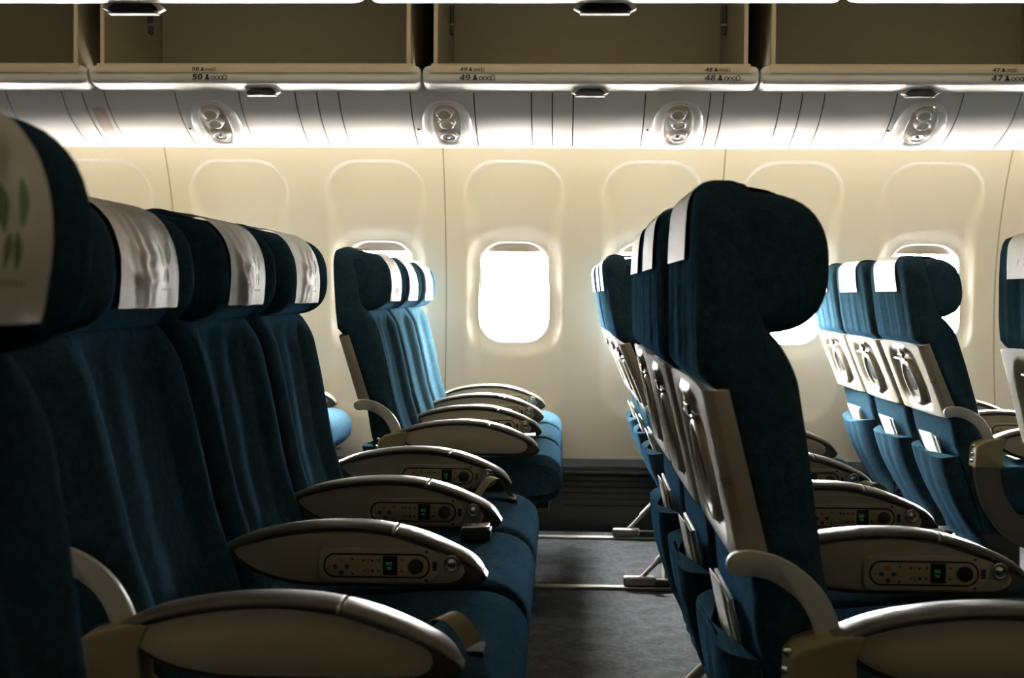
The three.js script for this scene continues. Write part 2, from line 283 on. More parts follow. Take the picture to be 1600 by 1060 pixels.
const psuHousing = bend(loft([ovalRing(0.084, 0.148, SC, -0.002), ovalRing(0.082, 0.146, SC, 0.004), ovalRing(0.074, 0.139, SC, 0.010), ovalRing(0.06, 0.126, SC - 0.01, 0.013), ovalRing(0.052, 0.12, SC - 0.02, 0.0135), ovalRing(0.047, 0.114, SC - 0.028, 0.010), ovalRing(0.045, 0.112, SC - 0.028, 0.006)].map(r => r), { caps: false }));
const psuInner = bend(merge([new THREE.ExtrudeGeometry(stadium(-0.046, 0.046, SC - 0.142, SC + 0.086, 0.035), { depth: 0.004, bevelEnabled: false, curveSegments: 8 }).translate(0, 0, 0.005)]));
function ringTorus(R, r, x, s, h) { return bend(new THREE.TorusGeometry(R, r, 8, 26).translate(x, s, h)); }
function addUnit(x, label) {
  const u = thing('passenger_service_unit', label, 'service unit', [x, 0, 0], 'service units over the window seats');
  obj('housing', psuHousing, M.psuWhite, u); obj('lamp_panel', psuInner, M.psuTan, u);
  for (const [s, dx, tilt] of [[SC - 0.103, -0.004, 0], [SC - 0.056, 0.002, 1]]) {
    const rl = obj('reading_light', bend(new THREE.CylinderGeometry(0.026, 0.03, 0.008, 24).rotateX(PI / 2).translate(dx, s, 0.0115)), M.psuTan, u);
    obj('light_bezel', ringTorus(0.0215, 0.0035, dx, s + 0.004, 0.0155), M.psuWhite, rl); obj('light_lens', bend(new THREE.CylinderGeometry(0.017, 0.017, 0.003, 20).rotateX(PI / 2).translate(dx, s + 0.004, 0.015)), M.binEdge, rl);
  }
  const g = obj('air_nozzle', bend(new THREE.CylinderGeometry(0.031, 0.036, 0.008, 26).rotateX(PI / 2).translate(0.003, SC + 0.02, 0.0115)), M.psuTan, u);
  obj('nozzle_ring', ringTorus(0.024, 0.0035, 0.003, SC + 0.022, 0.0155), M.psuWhite, g);
  obj('nozzle_opening', bend(new THREE.CylinderGeometry(0.021, 0.021, 0.002, 22).rotateX(PI / 2).translate(0.003, SC + 0.022, 0.0155)), M.black, g);
  obj('nozzle_core', bend(new THREE.SphereGeometry(0.0055, 12, 8).translate(0.003, SC + 0.022, 0.0165)), M.chrome, g);
  obj('screw', bend(disc(0.0042, 0.002, -0.097, SC + 0.0, 0.0015, 12)), M.gap, u);
  return u;
}
addUnit(-1.149, 'white oval reading light unit below bin marking fifty'); addUnit(-0.381, 'white oval reading light unit below bin marking forty-nine');
addUnit(0.379, 'white oval reading light unit below bin marking forty-eight'); addUnit(1.168, 'white oval reading light unit below bin marking forty-seven, beside a bin latch');

// ---------------------------------------------------------------- overhead bins
const BIN_GAPS = [-2.58, -1.5105, -0.4449, 0.6164, 1.683, 2.72];
function lipGeometry(w) {   // rounded front lip, ends drawn in
  const prof = curvePts([[4.36, 1.622], [4.333, 1.619], [4.3255, 1.604], [4.329, 1.594], [4.331, 1.576], [4.337, 1.567], [4.37, 1.5595], [4.42, 1.5525], [4.46, 1.557], [4.47, 1.6]], 46);
  const n = 10, rings = [], c = [4.41, 1.585], xs = [];
  for (let i = 0; i <= 8; i++) xs.push([-w / 2 + 0.022 * (1 - cos(i / 8 * PI / 2)), 0.62 + 0.38 * sin(i / 8 * PI / 2)]);
  for (const [x, k] of [...xs, ...xs.slice().reverse().map(([x, k]) => [-x, k])]) rings.push(prof.map(p => [x, c[1] + (p.y - c[1]) * k, -(c[0] + (p.x - c[0]) * (0.8 + 0.2 * k))]));
  return loft(rings);
}
function markTex(num) {
  return canvasTex(528, 96, (x) => {
    x.clearRect(0, 0, 528, 96); x.fillStyle = '#0c0f0c'; x.save(); x.transform(1.22, 0, -0.16, 1, 16, 0); x.font = 'bold 118px sans-serif'; x.textBaseline = 'alphabetic'; x.fillText(num, 2, 90); x.restore();
    x.beginPath(); x.arc(232, 26, 20, 0, 7); x.fill(); x.beginPath(); x.moveTo(232, 14); x.lineTo(274, 90); x.lineTo(192, 90); x.closePath(); x.fill();
    x.strokeStyle = 'rgba(26,34,28,0.9)'; x.lineWidth = 11;
    for (let i = 0; i < 3; i++) { x.beginPath(); x.ellipse(318 + i * 58, 60, 24, 27, 0, 0, 7); x.stroke(); }
    x.lineWidth = 12; x.beginPath(); x.moveTo(462, 88); x.lineTo(462, 50); x.arc(488, 46, 27, PI, 0); x.lineTo(515, 88); x.closePath(); x.stroke();
  });
}
const markTexs = { 50: markTex('50'), 49: markTex('49'), 48: markTex('48'), 47: markTex('47') };
function mark(num, w, h) { return new THREE.MeshStandardMaterial({ map: markTexs[num], transparent: true, roughness: 0.6, polygonOffset: true, polygonOffsetFactor: -2 }); }
const latchPlate = (w) => { const s = new THREE.Shape(); s.moveTo(-w / 2, 0); s.quadraticCurveTo(-w / 2 + 0.012, 0.016, -w / 2 + 0.03, 0.016); s.lineTo(w / 2 - 0.03, 0.016); s.quadraticCurveTo(w / 2 - 0.012, 0.016, w / 2, 0); s.lineTo(w / 2 - 0.015, -0.008); s.lineTo(-w / 2 + 0.015, -0.008); s.closePath(); return s; };
function addLatch(parent, x, y, z, w) {
  const a = obj('latch', slab(latchPlate(w), 0.03, 0.003), M.binLip, parent); a.position.set(x, y, z);
  obj('latch_opening', slab(latchPlate(w * 0.84), 0.006, 0.001), M.black, a).position.set(0, -0.0035, 0.027);
  obj('latch_paddle', rbox(w * 0.8, 0.003, 0.026, 0.0012), M.latchMetal, a).position.set(0, -0.011, 0.018);
}
const binLabels = ['open overhead bin without marking', 'open overhead bin marked fifty', 'open overhead bin with two markings, forty-nine and forty-eight', 'open overhead bin marked forty-seven', 'open overhead bin beyond the one marked forty-seven'];
for (let i = 0; i + 1 < BIN_GAPS.length; i++) {
  const a = BIN_GAPS[i], b = BIN_GAPS[i + 1], c = (a + b) / 2, w = b - a, b0 = thing('overhead_bin', binLabels[i] + ', beige inside with white lip', 'overhead bin', [c, 0, 0], 'window-side overhead bins');
  obj('bin_lip', lipGeometry(w - 0.008), M.binLip, b0);
  obj('lip_band', loft([-w / 2 + 0.03, w / 2 - 0.03].map(x => [[x, 1.628, -4.36], [x, 1.628, -4.335], [x, 1.618, -4.3235], [x, 1.598, -4.3235], [x, 1.596, -4.34], [x, 1.596, -4.36]].reverse()), { crease: 0.9 }), M.binEdge, b0);
  obj('bin_floor', box(w - 0.1, 0.012, 0.63, 0, 1.612, -4.67), M.binIn, b0); obj('bin_back', box(w - 0.1, 0.56, 0.012, 0, 1.89, -4.985), M.binIn, b0);
  for (const s of [-1, 1]) {
    const p = obj('end_panel', box(0.012, 0.56, 0.64, s * (w / 2 - 0.043), 1.89, -4.665), M.binIn, b0);
    obj('panel_edge', rbox(0.014, 0.56, 0.012, 0.005, s * (w / 2 - 0.043), 1.885, -4.345), M.binEdge, p);
    const h = obj('hinge_arm', rbox(0.012, 0.1, 0.035, 0.004, s * (w / 2 - 0.056), 1.86, -4.82), M.darkMetal, b0);
    obj('hinge_pin', new THREE.CylinderGeometry(0.005, 0.005, 0.02, 10).rotateZ(PI / 2).translate(s * (w / 2 - 0.06), 1.84, -4.8), M.steel, h);
  }
  const latchX = [-2.03, -0.9656, 0.0876, 1.1292, 2.2][i] - c; addLatch(b0, latchX, 1.5455, -4.415, 0.118);
}
// dark liner seen through the gaps between bins
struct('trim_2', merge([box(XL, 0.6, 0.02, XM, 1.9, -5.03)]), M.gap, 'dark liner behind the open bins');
for (const [num, px] of [['50', -1.135], ['49', -0.285], ['48', 0.483], ['47', 1.37]]) {
  const par = scene.children.filter(o => o.name.startsWith('overhead_bin')).find(o => abs(o.position.x - px) < 0.535);
  const up = obj('row_marking', new THREE.PlaneGeometry(0.08, 0.0125), mark(num), par); up.position.set(px + 0.0 - par.position.x, 1.608, -4.3222);
  const lo = obj('row_marking', new THREE.PlaneGeometry(0.115, 0.0195), mark(num), par); lo.position.set(px + 0.016 - par.position.x, 1.5835, -4.3275);
}
// closed centre bins, seen from below along their window-side edge
const centreLabels = ['closed white centre bin level with the bin marked fifty', 'closed white centre bin level with the bin marked forty-nine', 'closed white centre bin level with the bin marked forty-seven'];
[[-1.5, -0.4363], [-0.4363, 0.617], [0.617, 1.67]].forEach(([a, b], i) => {
  const w = b - a - 0.006, t = thing('centre_bin', centreLabels[i], 'overhead bin', [(a + b) / 2, 0, 0], 'closed centre bins');
  const prof = curvePts([[1.5, 1.62], [1.8, 1.565], [2.5, 1.552], [2.95, 1.546], [3.06, 1.546], [3.1, 1.556], [3.12, 1.6], [3.13, 1.8], [3.0, 2.15], [1.5, 2.15]], 70), xs = [];
  for (let k = 0; k <= 6; k++) xs.push([-w / 2 + 0.025 * (1 - cos(k / 6 * PI / 2)), 0.025 * (1 - sin(k / 6 * PI / 2))]);
  obj('bin_body', loft([...xs, ...xs.slice().reverse().map(([x, k]) => [-x, k])].map(([x, k]) => prof.map(p => [x, p.y + (p.y < 1.8 ? k : 0), -(p.x - (p.x > 2.5 ? k : 0))]))), M.binLip, t);
  addLatch(t, [-0.9704, 0.093, 1.14][i] - (a + b) / 2, 1.54, -3.105, 0.14);
});

// ---------------------------------------------------------------- seats
const PIV = [-0.17, 0.46];
function reclined(g, deg) { return deg ? g.clone().translate(-PIV[0], -PIV[1], 0).rotateZ(deg * PI / 180).translate(PIV[0], PIV[1], 0) : g; }
function interp(table, y) { let i = 1; while (i < table.length - 1 && table[i][0] > y) i++; const [a, b] = [table[i - 1], table[i]], t = min(1, max(0, (a[0] - y) / (a[0] - b[0]))); return a.map((v, k) => lerp(v, b[k], t)); }
//            height  back    front   half width
const BACK = [[1.037, -0.286, -0.262, 0.190], [1.034, -0.298, -0.248, 0.200], [1.022, -0.304, -0.241, 0.211], [1.0, -0.307, -0.237, 0.219], [0.95, -0.308, -0.235, 0.225], [0.89, -0.308, -0.233, 0.229], [0.865, -0.308, -0.226, 0.230], [0.85, -0.307, -0.212, 0.231], [0.83, -0.306, -0.199, 0.232], [0.805, -0.303, -0.188, 0.233], [0.79, -0.28, -0.185, 0.233], [0.72, -0.263, -0.173, 0.232], [0.6, -0.236, -0.156, 0.228], [0.585, -0.238, -0.154, 0.226], [0.51, -0.232, -0.136, 0.222], [0.42, -0.214, -0.116, 0.22], [0.33, -0.196, -0.12, 0.216], [0.25, -0.182, -0.135, 0.21]];
function backGeometry(seed) {
  const r = rng(seed), ph = Array.from({ length: 8 }, () => r() * 6.28), rings = [], ys = [];
  for (let i = 0; i <= 60; i++) ys.push(1.037 - (1.037 - 0.25) * pow(i / 60, 1.25));
  for (const y of ys) {
    const [, xb, xf, w] = interp(BACK, y), rc = min(0.028, (xf - xb) * 0.42), ring = [];
    const rec = smooth(0.86, 0.8, y) * (1 - smooth(0.45, 0.36, y));
    const front = z => { const a = abs(z) / w; return rec * (-0.024 * (1 - smooth(0.46, 0.84, a)) - 0.007 * exp(-pow((a - 0.6) / 0.05, 2)) + 0.0035 * sin(z * 46 + ph[0] + y * 5) * (a < 0.55 ? 1 : 0.3) * (1 - smooth(0.8, 0.95, a))); };
    const cov = smooth(0.79, 0.83, y) * (1 - smooth(0.96, 1.02, y));
    const back = z => { const a = abs(z) / w; return (1 - smooth(0.8, 0.97, a)) * (cov * 0.0011 * (1.2 * sin(z * 62 + ph[1] + y * 2) + 0.6 * sin(z * 128 + ph[2] + y * 5) + sin(z * 33 + ph[3] - y * 6)) - cov * 0.004 * smooth(0.84, 0.8, y)); };
    const nf = 44, nc = 5;
    for (let i = 0; i <= nf; i++) { const z = lerp(-w + rc, w - rc, i / nf); ring.push([xf + front(z), y, z]); }
    for (let i = 1; i < nc; i++) { const t = i / nc * PI / 2; ring.push([xf - rc + rc * cos(t), y, w - rc + rc * sin(t)]); }
    ring.push([xf - rc, y, w], [(xf + xb) / 2, y, w], [xb + rc, y, w]);
    for (let i = 1; i < nc; i++) { const t = i / nc * PI / 2; ring.push([xb + rc - rc * sin(t), y, w - rc + rc * cos(t)]); }
    for (let i = 0; i <= nf; i++) { const z = lerp(w - rc, -w + rc, i / nf); ring.push([xb + back(z), y, z]); }
    for (let i = 1; i < nc; i++) { const t = i / nc * PI / 2; ring.push([xb + rc - rc * cos(t), y, -w + rc - rc * sin(t)]); }
    ring.push([xb + rc, y, -w], [(xf + xb) / 2, y, -w], [xf - rc, y, -w]);
    for (let i = 1; i < nc; i++) { const t = i / nc * PI / 2; ring.push([xf - rc + rc * sin(t), y, -w + rc - rc * cos(t)]); }
    rings.push(ring);
  }
  return loft(rings);
}
// headrest pillow with forward wings
const headGeo = (() => {
  const rings = [], nz = 48, H = 0.214;
  for (let i = 0; i <= nz; i++) {
    const k = -1 + 2 * i / nz, z = H * sign(k) * pow(abs(k), 0.8), a = abs(z);
    const e = a > 0.178 ? sqrt(max(0.0, 1 - pow((a - 0.178) / 0.0362, 2))) : 1, depth = 0.078 + 0.015 * smooth(0.125, 0.185, a) - 0.004 * exp(-pow((a - 0.135) / 0.008, 2));
    const hh = 0.084 * (0.72 + 0.28 * e), d = depth * (0.35 + 0.65 * e), ring = [];
    for (let j = 0; j < 44; j++) { const t = j / 44 * 2 * PI, c = cos(t), s = sin(t), x = c > 0 ? pow(c, 0.72) * d : -pow(-c, 0.6) * 0.012; ring.push([-0.24 + x, 0.94 + hh * sign(s) * pow(abs(s), 0.8) - (c > 0 ? 0.004 * c : 0), z]); }
    rings.push(ring);
  }
  return loft(rings.reverse());
})();
// cloth cover over the headrest, v runs from the front hem over the top to the back hem
const coverPath = curvePts([[-0.168, 0.882], [-0.160, 0.905], [-0.1575, 0.94], [-0.163, 0.975], [-0.18, 1.006], [-0.207, 1.0255], [-0.245, 1.034], [-0.27, 1.0405], [-0.292, 1.037], [-0.3055, 1.022], [-0.3105, 0.99], [-0.3125, 0.945]], 60);
function coverGeometry(seed) {
  const r = rng(seed), folds = Array.from({ length: 7 }, () => [0.1 + 0.8 * r(), -0.9 + 1.8 * r(), 0.03 + 0.04 * r(), 0.0018 + 0.0026 * r(), 0.05 + 0.2 * r()]);
  return sheet(60, 30, (u, v) => {
    const i = Math.round(u * 60), p = coverPath[i], a = coverPath[max(0, i - 1)], b = coverPath[min(60, i + 1)], l = hypot(b.x - a.x, b.y - a.y), nx = (b.y - a.y) / l, ny = -(b.x - a.x) / l;
    const frontness = smooth(0.5, 0.3, u), z = lerp(0.13, -0.13, v) * (1 - 0.05 * frontness * u) + 0.003 * sin(u * 9 + folds[0][0] * 6);
    let h = 0.0022; for (const [c, k, wd, am, y0] of folds) h += am * frontness * exp(-pow((v - c - k * (u - y0) - 0.9 * (u - y0) * (u - y0)) / wd, 2)) * smooth(0.0, 0.05, u + 0.03);
    for (const [c, u0] of [[0.35 + 0.3 * folds[3][0], 0.1], [0.3 + 0.3 * folds[4][0], 0.19]]) h += 0.0045 * frontness * exp(-pow((u - u0 - 0.5 * (v - c) * (v - c)) / 0.022, 2)) * exp(-pow((v - c) / 0.34, 2));
    h = 0.0022 + (h - 0.0022) * (1 - 0.8 * smooth(0.52, 0.66, v) * smooth(0.32, 0.24, u));
    h += 0.0007 * frontness * sin(v * 24 + folds[1][0] * 9 + u * 7) * (0.3 + folds[2][0]);
    h += 0.004 * frontness * smooth(0.08, 0, u);
    return [p.x + nx * h, p.y + ny * h, z];
  }, (u, v) => [v, u]);
}
function coverMat(kind) {
  const t = canvasTex(512, 1024, (x, w, h) => {
    x.fillStyle = '#e6e0d2'; x.fillRect(0, 0, w, h);
    const rr = rng(17); for (let i = 0; i < 5000; i++) { x.fillStyle = `rgba(${rr() < 0.5 ? '255,252,244' : '190,182,165'},0.10)`; x.fillRect(rr() * w, rr() * h, 2 + rr() * 3, 1 + rr() * 8); }
    if (kind === 'leaf') {   // emblem near the front hem (canvas bottom): four pointed green leaves and a small grey line
      const leaf = (cx, cy, len, wd, ang) => { x.save(); x.translate(cx, cy); x.rotate(ang); x.beginPath(); x.moveTo(0, -len); x.quadraticCurveTo(wd, -len * 0.2, 0, len); x.quadraticCurveTo(-wd, -len * 0.2, 0, -len); x.fill(); x.restore(); };
      x.fillStyle = '#5f7d2c'; leaf(346, 818, 50, 46, -0.26); leaf(416, 808, 50, 46, 0.3); x.fillStyle = '#6d8446'; leaf(366, 896, 34, 22, 0.18); leaf(394, 896, 36, 24, -0.12);
      x.fillStyle = 'rgba(96,100,80,0.55)'; for (let k = 0; k < 9; k++) x.fillRect(334 + k * 11, 946, 7, 12);
    } else if (kind === 'print') { x.strokeStyle = 'rgba(105,110,112,0.5)'; x.lineWidth = 5; const rr2 = rng(4); for (let k = 0; k < 4; k++) { const cx = 120 + k * 75; for (let q = 0; q < 4; q++) { x.beginPath(); x.moveTo(cx + rr2() * 40, 70 + rr2() * 60); x.lineTo(cx + rr2() * 40, 70 + rr2() * 60); x.stroke(); } } }
  });
  return P(lin(0.95, 0.94, 0.92), 0.68, { map: t, sheen: 0.1, sheenRoughness: 0.4, sheenColor: lin(0.6, 0.6, 0.55), side: THREE.DoubleSide });
}
const COVER = { leaf: coverMat('leaf'), print: coverMat('print') };
const cushionGeo = (() => {
  const prof = curvePts([[-0.128, 0.335], [-0.132, 0.41], [-0.11, 0.43], [-0.05, 0.437], [0.1, 0.45], [0.2, 0.457], [0.26, 0.452], [0.294, 0.43], [0.306, 0.39], [0.296, 0.345], [0.262, 0.322], [0.1, 0.315], [-0.08, 0.318]], 60, true).reverse(), rings = [], c = [0.06, 0.385];
  for (let i = 0; i <= 28; i++) { const k = -1 + 2 * i / 28, z = 0.2465 * sign(k) * pow(abs(k), 0.75), a = abs(z), e = a > 0.212 ? sqrt(max(0, 1 - pow((a - 0.212) / 0.0346, 2))) : 1, sc = 0.86 + 0.14 * e; rings.push(prof.map(p => [c[0] + (p.x - c[0]) * (0.96 + 0.04 * e), c[1] + (p.y - c[1]) * (0.6 + 0.4 * e) - 0.004 * (1 - a / 0.25) * smooth(0.4, 0.44, p.y), z])); }
  return loft(rings.reverse());
})();
// plastic back shell: a dished tray with side flanges, built flat (u up, z across, depth outward -x) and leaned
const shellGeo = (() => {
  const H = 0.222, W = 0.2375, T = 0.03, lean = 0.2255, out = [];
  const depth = (u, z) => { const a = sdRound(z + 0.01, u - 0.105, 0.165, 0.1, 0.07); return -0.016 * (1 - smooth(-0.035, 0.0, a)) + 0.006 * (1 - smooth(0, 0.012, abs(u - 0.195) - 0.004)) * (abs(z) < 0.06 ? 1 : 0); };
  const g = sheet(40, 56, (s, t) => { const z = lerp(-W, W, t), u = s * H - 0.01 * pow(abs(z) / W, 4) * (s < 0.5 ? -0.4 : 1), edge = max(abs(z) - W + 0.02, 0) / 0.02; return [-T - depth(u, z) * -1 * -1 + 0.012 * edge * edge, u, z]; }, (u, v) => [u * H, v * 2 * W]);
  const rim = stadium(0, T, 0, H - 0.012, 0.004);
  out.push(g.toNonIndexed());
  for (const s of [-1, 1]) out.push(slab(shapeOf([[-T + 0.011, 0.004], [0.004, 0.0], [0.0, H - 0.012], [-T + 0.011, H - 0.01]]), 0.006, 0.0015, s > 0 ? W - 0.006 : -W));
  out.push(box(T - 0.004, 0.006, 2 * W - 0.01, -T / 2 + 0.002, 0.002, 0), box(T - 0.006, 0.006, 2 * W - 0.02, -T / 2 + 0.002, H - 0.014, 0));
  const m = merge(out); m.rotateZ(lean).translate(-0.2235, 0.588, 0); return m;
})();
function onShell(g) { return g.translate(0.004, 0, 0).rotateZ(0.2255).translate(-0.2235, 0.588, 0); }
const bossGeo = (() => { const ring = (hz, hu, d, cu = 0.09, cz = -0.01) => Array.from({ length: 36 }, (_, i) => { const t = i / 36 * 2 * PI; return [-d, cu + hu * sin(t), cz + hz * cos(t)]; }); return onShell(loft([ring(0.075, 0.075, 0.014), ring(0.073, 0.073, 0.03), ring(0.066, 0.066, 0.037), ring(0.058, 0.056, 0.036), ring(0.054, 0.05, 0.028)], { caps: false })); })();
const bossFace = onShell(new THREE.CylinderGeometry(0.058, 0.058, 0.006, 32).rotateZ(PI / 2).translate(-0.026, 0.09, -0.01));
const bossHole = onShell(new THREE.CylinderGeometry(0.034, 0.034, 0.006, 28).rotateZ(PI / 2).translate(-0.029, 0.1, -0.01));
const latchGeo = onShell(rbox(0.012, 0.03, 0.03, 0.003, -0.034, 0.188, 0)), latchSlot = onShell(rbox(0.004, 0.014, 0.05, 0.001, -0.0385, 0.176, 0)), hookGeo = onShell(rbox(0.01, 0.012, 0.045, 0.003, -0.026, 0.022, -0.01));
const ribs = onShell(merge([rbox(0.008, 0.006, 0.13, 0.002, -0.032, 0.163, -0.05), rbox(0.008, 0.006, 0.1, 0.002, -0.034, 0.2, 0.0)]));
// literature pocket
function pocketGeometry(seed) {
  const r = rng(seed), p1 = r() * 6, rings = [];
  for (let i = 0; i <= 24; i++) {
    const t = i / 24, y = lerp(0.475, 0.2, t), w = lerp(0.208, 0.185, t), x0 = interp(BACK, y)[1], bulge = 0.008 + 0.038 * pow(sin(PI * min(1, 0.32 + t * 0.72)), 0.8), ring = [];
    for (let j = 0; j <= 30; j++) { const z = lerp(-w, w, j / 30), a = abs(z) / w; ring.push([x0 - 0.004 - bulge * (1 - pow(a, 7)) - 0.002 * sin(z * 60 + p1 + t * 4) * (1 - a), y + 0.006 * sin(z * 14 + p1) * (1 - t) - 0.012 * (1 - a * a) * (1 - t), z]); }
    for (let j = 30; j >= 0; j--) ring.push([ring[j][0] + 0.0035, ring[j][1], ring[j][2]]);
    rings.push(ring.reverse());
  }
  return loft(rings.reverse());
}
// armrest, drawn in the seat's own x and y, centred on z = 0
const armTop = [[-0.152, 0.518], [-0.11, 0.535], [-0.06, 0.546], [-0.01, 0.552], [0.045, 0.553], [0.09, 0.549], [0.14, 0.537], [0.185, 0.519], [0.216, 0.503], [0.2365, 0.486]];
const armOutline = [...armTop.map(([x, y]) => [x, y - 0.006]), [0.2425, 0.4765], [0.2385, 0.4655], [0.226, 0.458], [0.19, 0.455], [0.07, 0.4555], [-0.045, 0.458], [-0.105, 0.472], [-0.14, 0.494]];
const panelOutline = [[-0.142, 0.509], [-0.1, 0.524], [-0.05, 0.534], [0.0, 0.539], [0.05, 0.539], [0.1, 0.532], [0.15, 0.517], [0.188, 0.5035], [0.206, 0.491], [0.208, 0.478], [0.195, 0.467], [0.16, 0.463], [0.06, 0.4625], [-0.045, 0.465], [-0.1, 0.478], [-0.13, 0.495]];
const padCross = [[-0.029, -0.003], [-0.031, 0.001], [-0.028, 0.005], [-0.018, 0.0078], [0, 0.0088], [0.018, 0.0078], [0.028, 0.005], [0.031, 0.001], [0.029, -0.003]];
const topC = curvePts(armTop, 120).map(p => [p.x, p.y - 0.0075]);
const padAt = (a, b) => topC.filter((_, i) => i >= a * 120 && i <= b * 120).filter((_, i, l) => i % 4 === 0 || i === l.length - 1);
const A = {
  body: slab(shapeOf(armOutline, 90), 0.048, 0.006, -0.024, 3), panel: slab(shapeOf(panelOutline, 90), 0.055, 0.002, -0.0275),
  padRear: sweepXY(padAt(0, 0.625), 30, padCross), padFront: sweepXY([...padAt(0.638, 1)], 36, padCross, 0, 9), seam: sweepXY([topC[75], topC[76]], 2, padCross.map(([a, b]) => [a * 1.015, b * 1.04])),
  control: slab(stadium(-0.012, 0.172, 0.465, 0.517, 0.011, 0.0255), 0.008, 0.0025, 0.027, 3), groove: slab(stadium(-0.004, 0.157, 0.4725, 0.5095, 0.0175), 0.0012, 0, 0.0346), plate: slab(stadium(-0.0015, 0.1545, 0.475, 0.507, 0.0155), 0.0022, 0.0005, 0.035),
  screen: rbox(0.0225, 0.0295, 0.002, 0.0008, 0.0971, 0.4918, 0.0375), dial: merge([disc(0.0115, 0.004, 0.1358, 0.4914, 0.0385, 28), new THREE.SphereGeometry(0.0105, 20, 10, 0, 2 * PI, 0, PI / 2).scale(1, 0.35, 1).rotateX(PI / 2).translate(0.1358, 0.4914, 0.0402)]),
  socket: slab(stadium(0.1605, 0.1675, 0.484, 0.4985, 0.002), 0.0012, 0, 0.0345), knob: (() => { const g = new THREE.LatheGeometry([[0.0085, 0], [0.013, 0.0], [0.0135, 0.0035], [0.0115, 0.006], [0.0095, 0.0055], [0.0085, 0.003]].map(p => new THREE.Vector2(...p)), 28); return g.rotateX(PI / 2).translate(0.1892, 0.495, 0.0275); })(),
  knobCore: new THREE.SphereGeometry(0.0088, 20, 10, 0, 2 * PI, 0, PI / 2).scale(1, 0.45, 1).rotateX(PI / 2).translate(0.1892, 0.495, 0.029),
  button: new THREE.SphereGeometry(0.0036, 12, 6, 0, 2 * PI, 0, PI / 2).scale(1, 0.7, 1).rotateX(PI / 2), screw: disc(0.0022, 0.0008, 0, 0, 0, 10), cap: null,
};
const printTex = canvasTex(512, 128, (x, w, h) => {   // x from -0.0015 to 0.1545 m, y from 0.475 to 0.507 m
  x.fillStyle = '#c0ae86'; x.fillRect(0, 0, w, h); const U = q => (q + 0.0015) / 0.156 * w, V = q => (0.507 - q) / 0.032 * h; x.fillStyle = '#1d1c17'; x.strokeStyle = '#4b4636'; x.lineWidth = 3;
  const tri = (px, py, d) => { x.beginPath(); x.moveTo(U(px) + 9 * d, V(py)); x.lineTo(U(px) - 7 * d, V(py) - 9); x.lineTo(U(px) - 7 * d, V(py) + 9); x.fill(); };
  tri(0.056, 0.499, -1); tri(0.0705, 0.499, 1); x.strokeRect(U(0.0625) - 6, V(0.499) - 9, 13, 18); x.strokeRect(U(0.0625) - 6, V(0.4835) - 9, 13, 18); x.fillRect(U(0.057) - 2, V(0.4835) - 8, 4, 16); x.beginPath(); x.arc(U(0.0705), V(0.4835), 8, 0, 7); x.fill();
  x.fillRect(U(0.0795) - 3, V(0.499) - 11, 3, 22); x.fillRect(U(0.0795) + 3, V(0.499) - 11, 3, 22); tri(0.0795, 0.4835, 1); x.fillRect(U(0.115) - 8, V(0.4995) - 6, 16, 4); x.fillRect(U(0.115) - 5, V(0.4995), 10, 4); tri(0.115, 0.4835, 1); x.beginPath(); x.arc(U(0.0405), V(0.501), 6, 0, 7); x.fill(); x.beginPath(); x.arc(U(0.0405), V(0.4785), 6, 0, 7); x.fill(); x.fillRect(U(0.0055) - 4, V(0.4896) - 4, 7, 7);
});
{ const u = A.plate.attributes.uv, p = A.plate.attributes.position; for (let i = 0; i < u.count; i++) u.setXY(i, (p.getX(i) + 0.0015) / 0.156, (p.getY(i) - 0.475) / 0.032); }
const plateMat = S(lin(1, 1, 1), 0.45, { map: printTex });
const screenMat = S(lin(0.012, 0.014, 0.012), 0.25, { emissive: lin(0.008, 0.055, 0.02), emissiveMap: canvasTex(64, 96, (x) => { x.fillStyle = '#000'; x.fillRect(0, 0, 64, 96); x.fillStyle = '#fff'; x.font = 'bold 24px sans-serif'; x.fillText('02', 14, 46); x.fillRect(16, 56, 22, 5); x.fillRect(24, 64, 12, 4); }) });
function armrest(parent, z, control) {
  const a = new THREE.Group(); a.name = 'armrest'; a.position.z = z; parent.add(a);
  obj('armrest_body', A.body, M.rim, a); obj('side_panel', A.panel, M.tan, a); obj('armrest_pad', A.padRear, M.padRear, a); obj('armrest_pad', A.padFront, M.padFront, a); obj('pad_seam', A.seam, M.steel, a);
  if (control) {
    obj('control_panel', A.control, M.control, a); obj('panel_groove', A.groove, M.gap, a); obj('button_plate', A.plate, plateMat, a); obj('control_screen', A.screen, screenMat, a); obj('dial', A.dial, M.black, a); obj('headphone_socket', A.socket, M.rim, a); obj('recline_knob', A.knob, M.chrome, a); obj('knob_cap', A.knobCore, M.chrome, a);
    for (const [x, y, m] of [[0.0233, 0.4985, M.orange], [0.0137, 0.4896, M.red], [0.0319, 0.4896, M.blue], [0.0233, 0.4805, M.black]]) obj('button', A.button, m, a).position.set(x, y, 0.0372);
    for (const [x, y] of [[0.1515, 0.5125], [0.1515, 0.4695]]) obj('screw', A.screw, M.black, a).position.set(x, y, 0.0352);
  }
  return a;
}
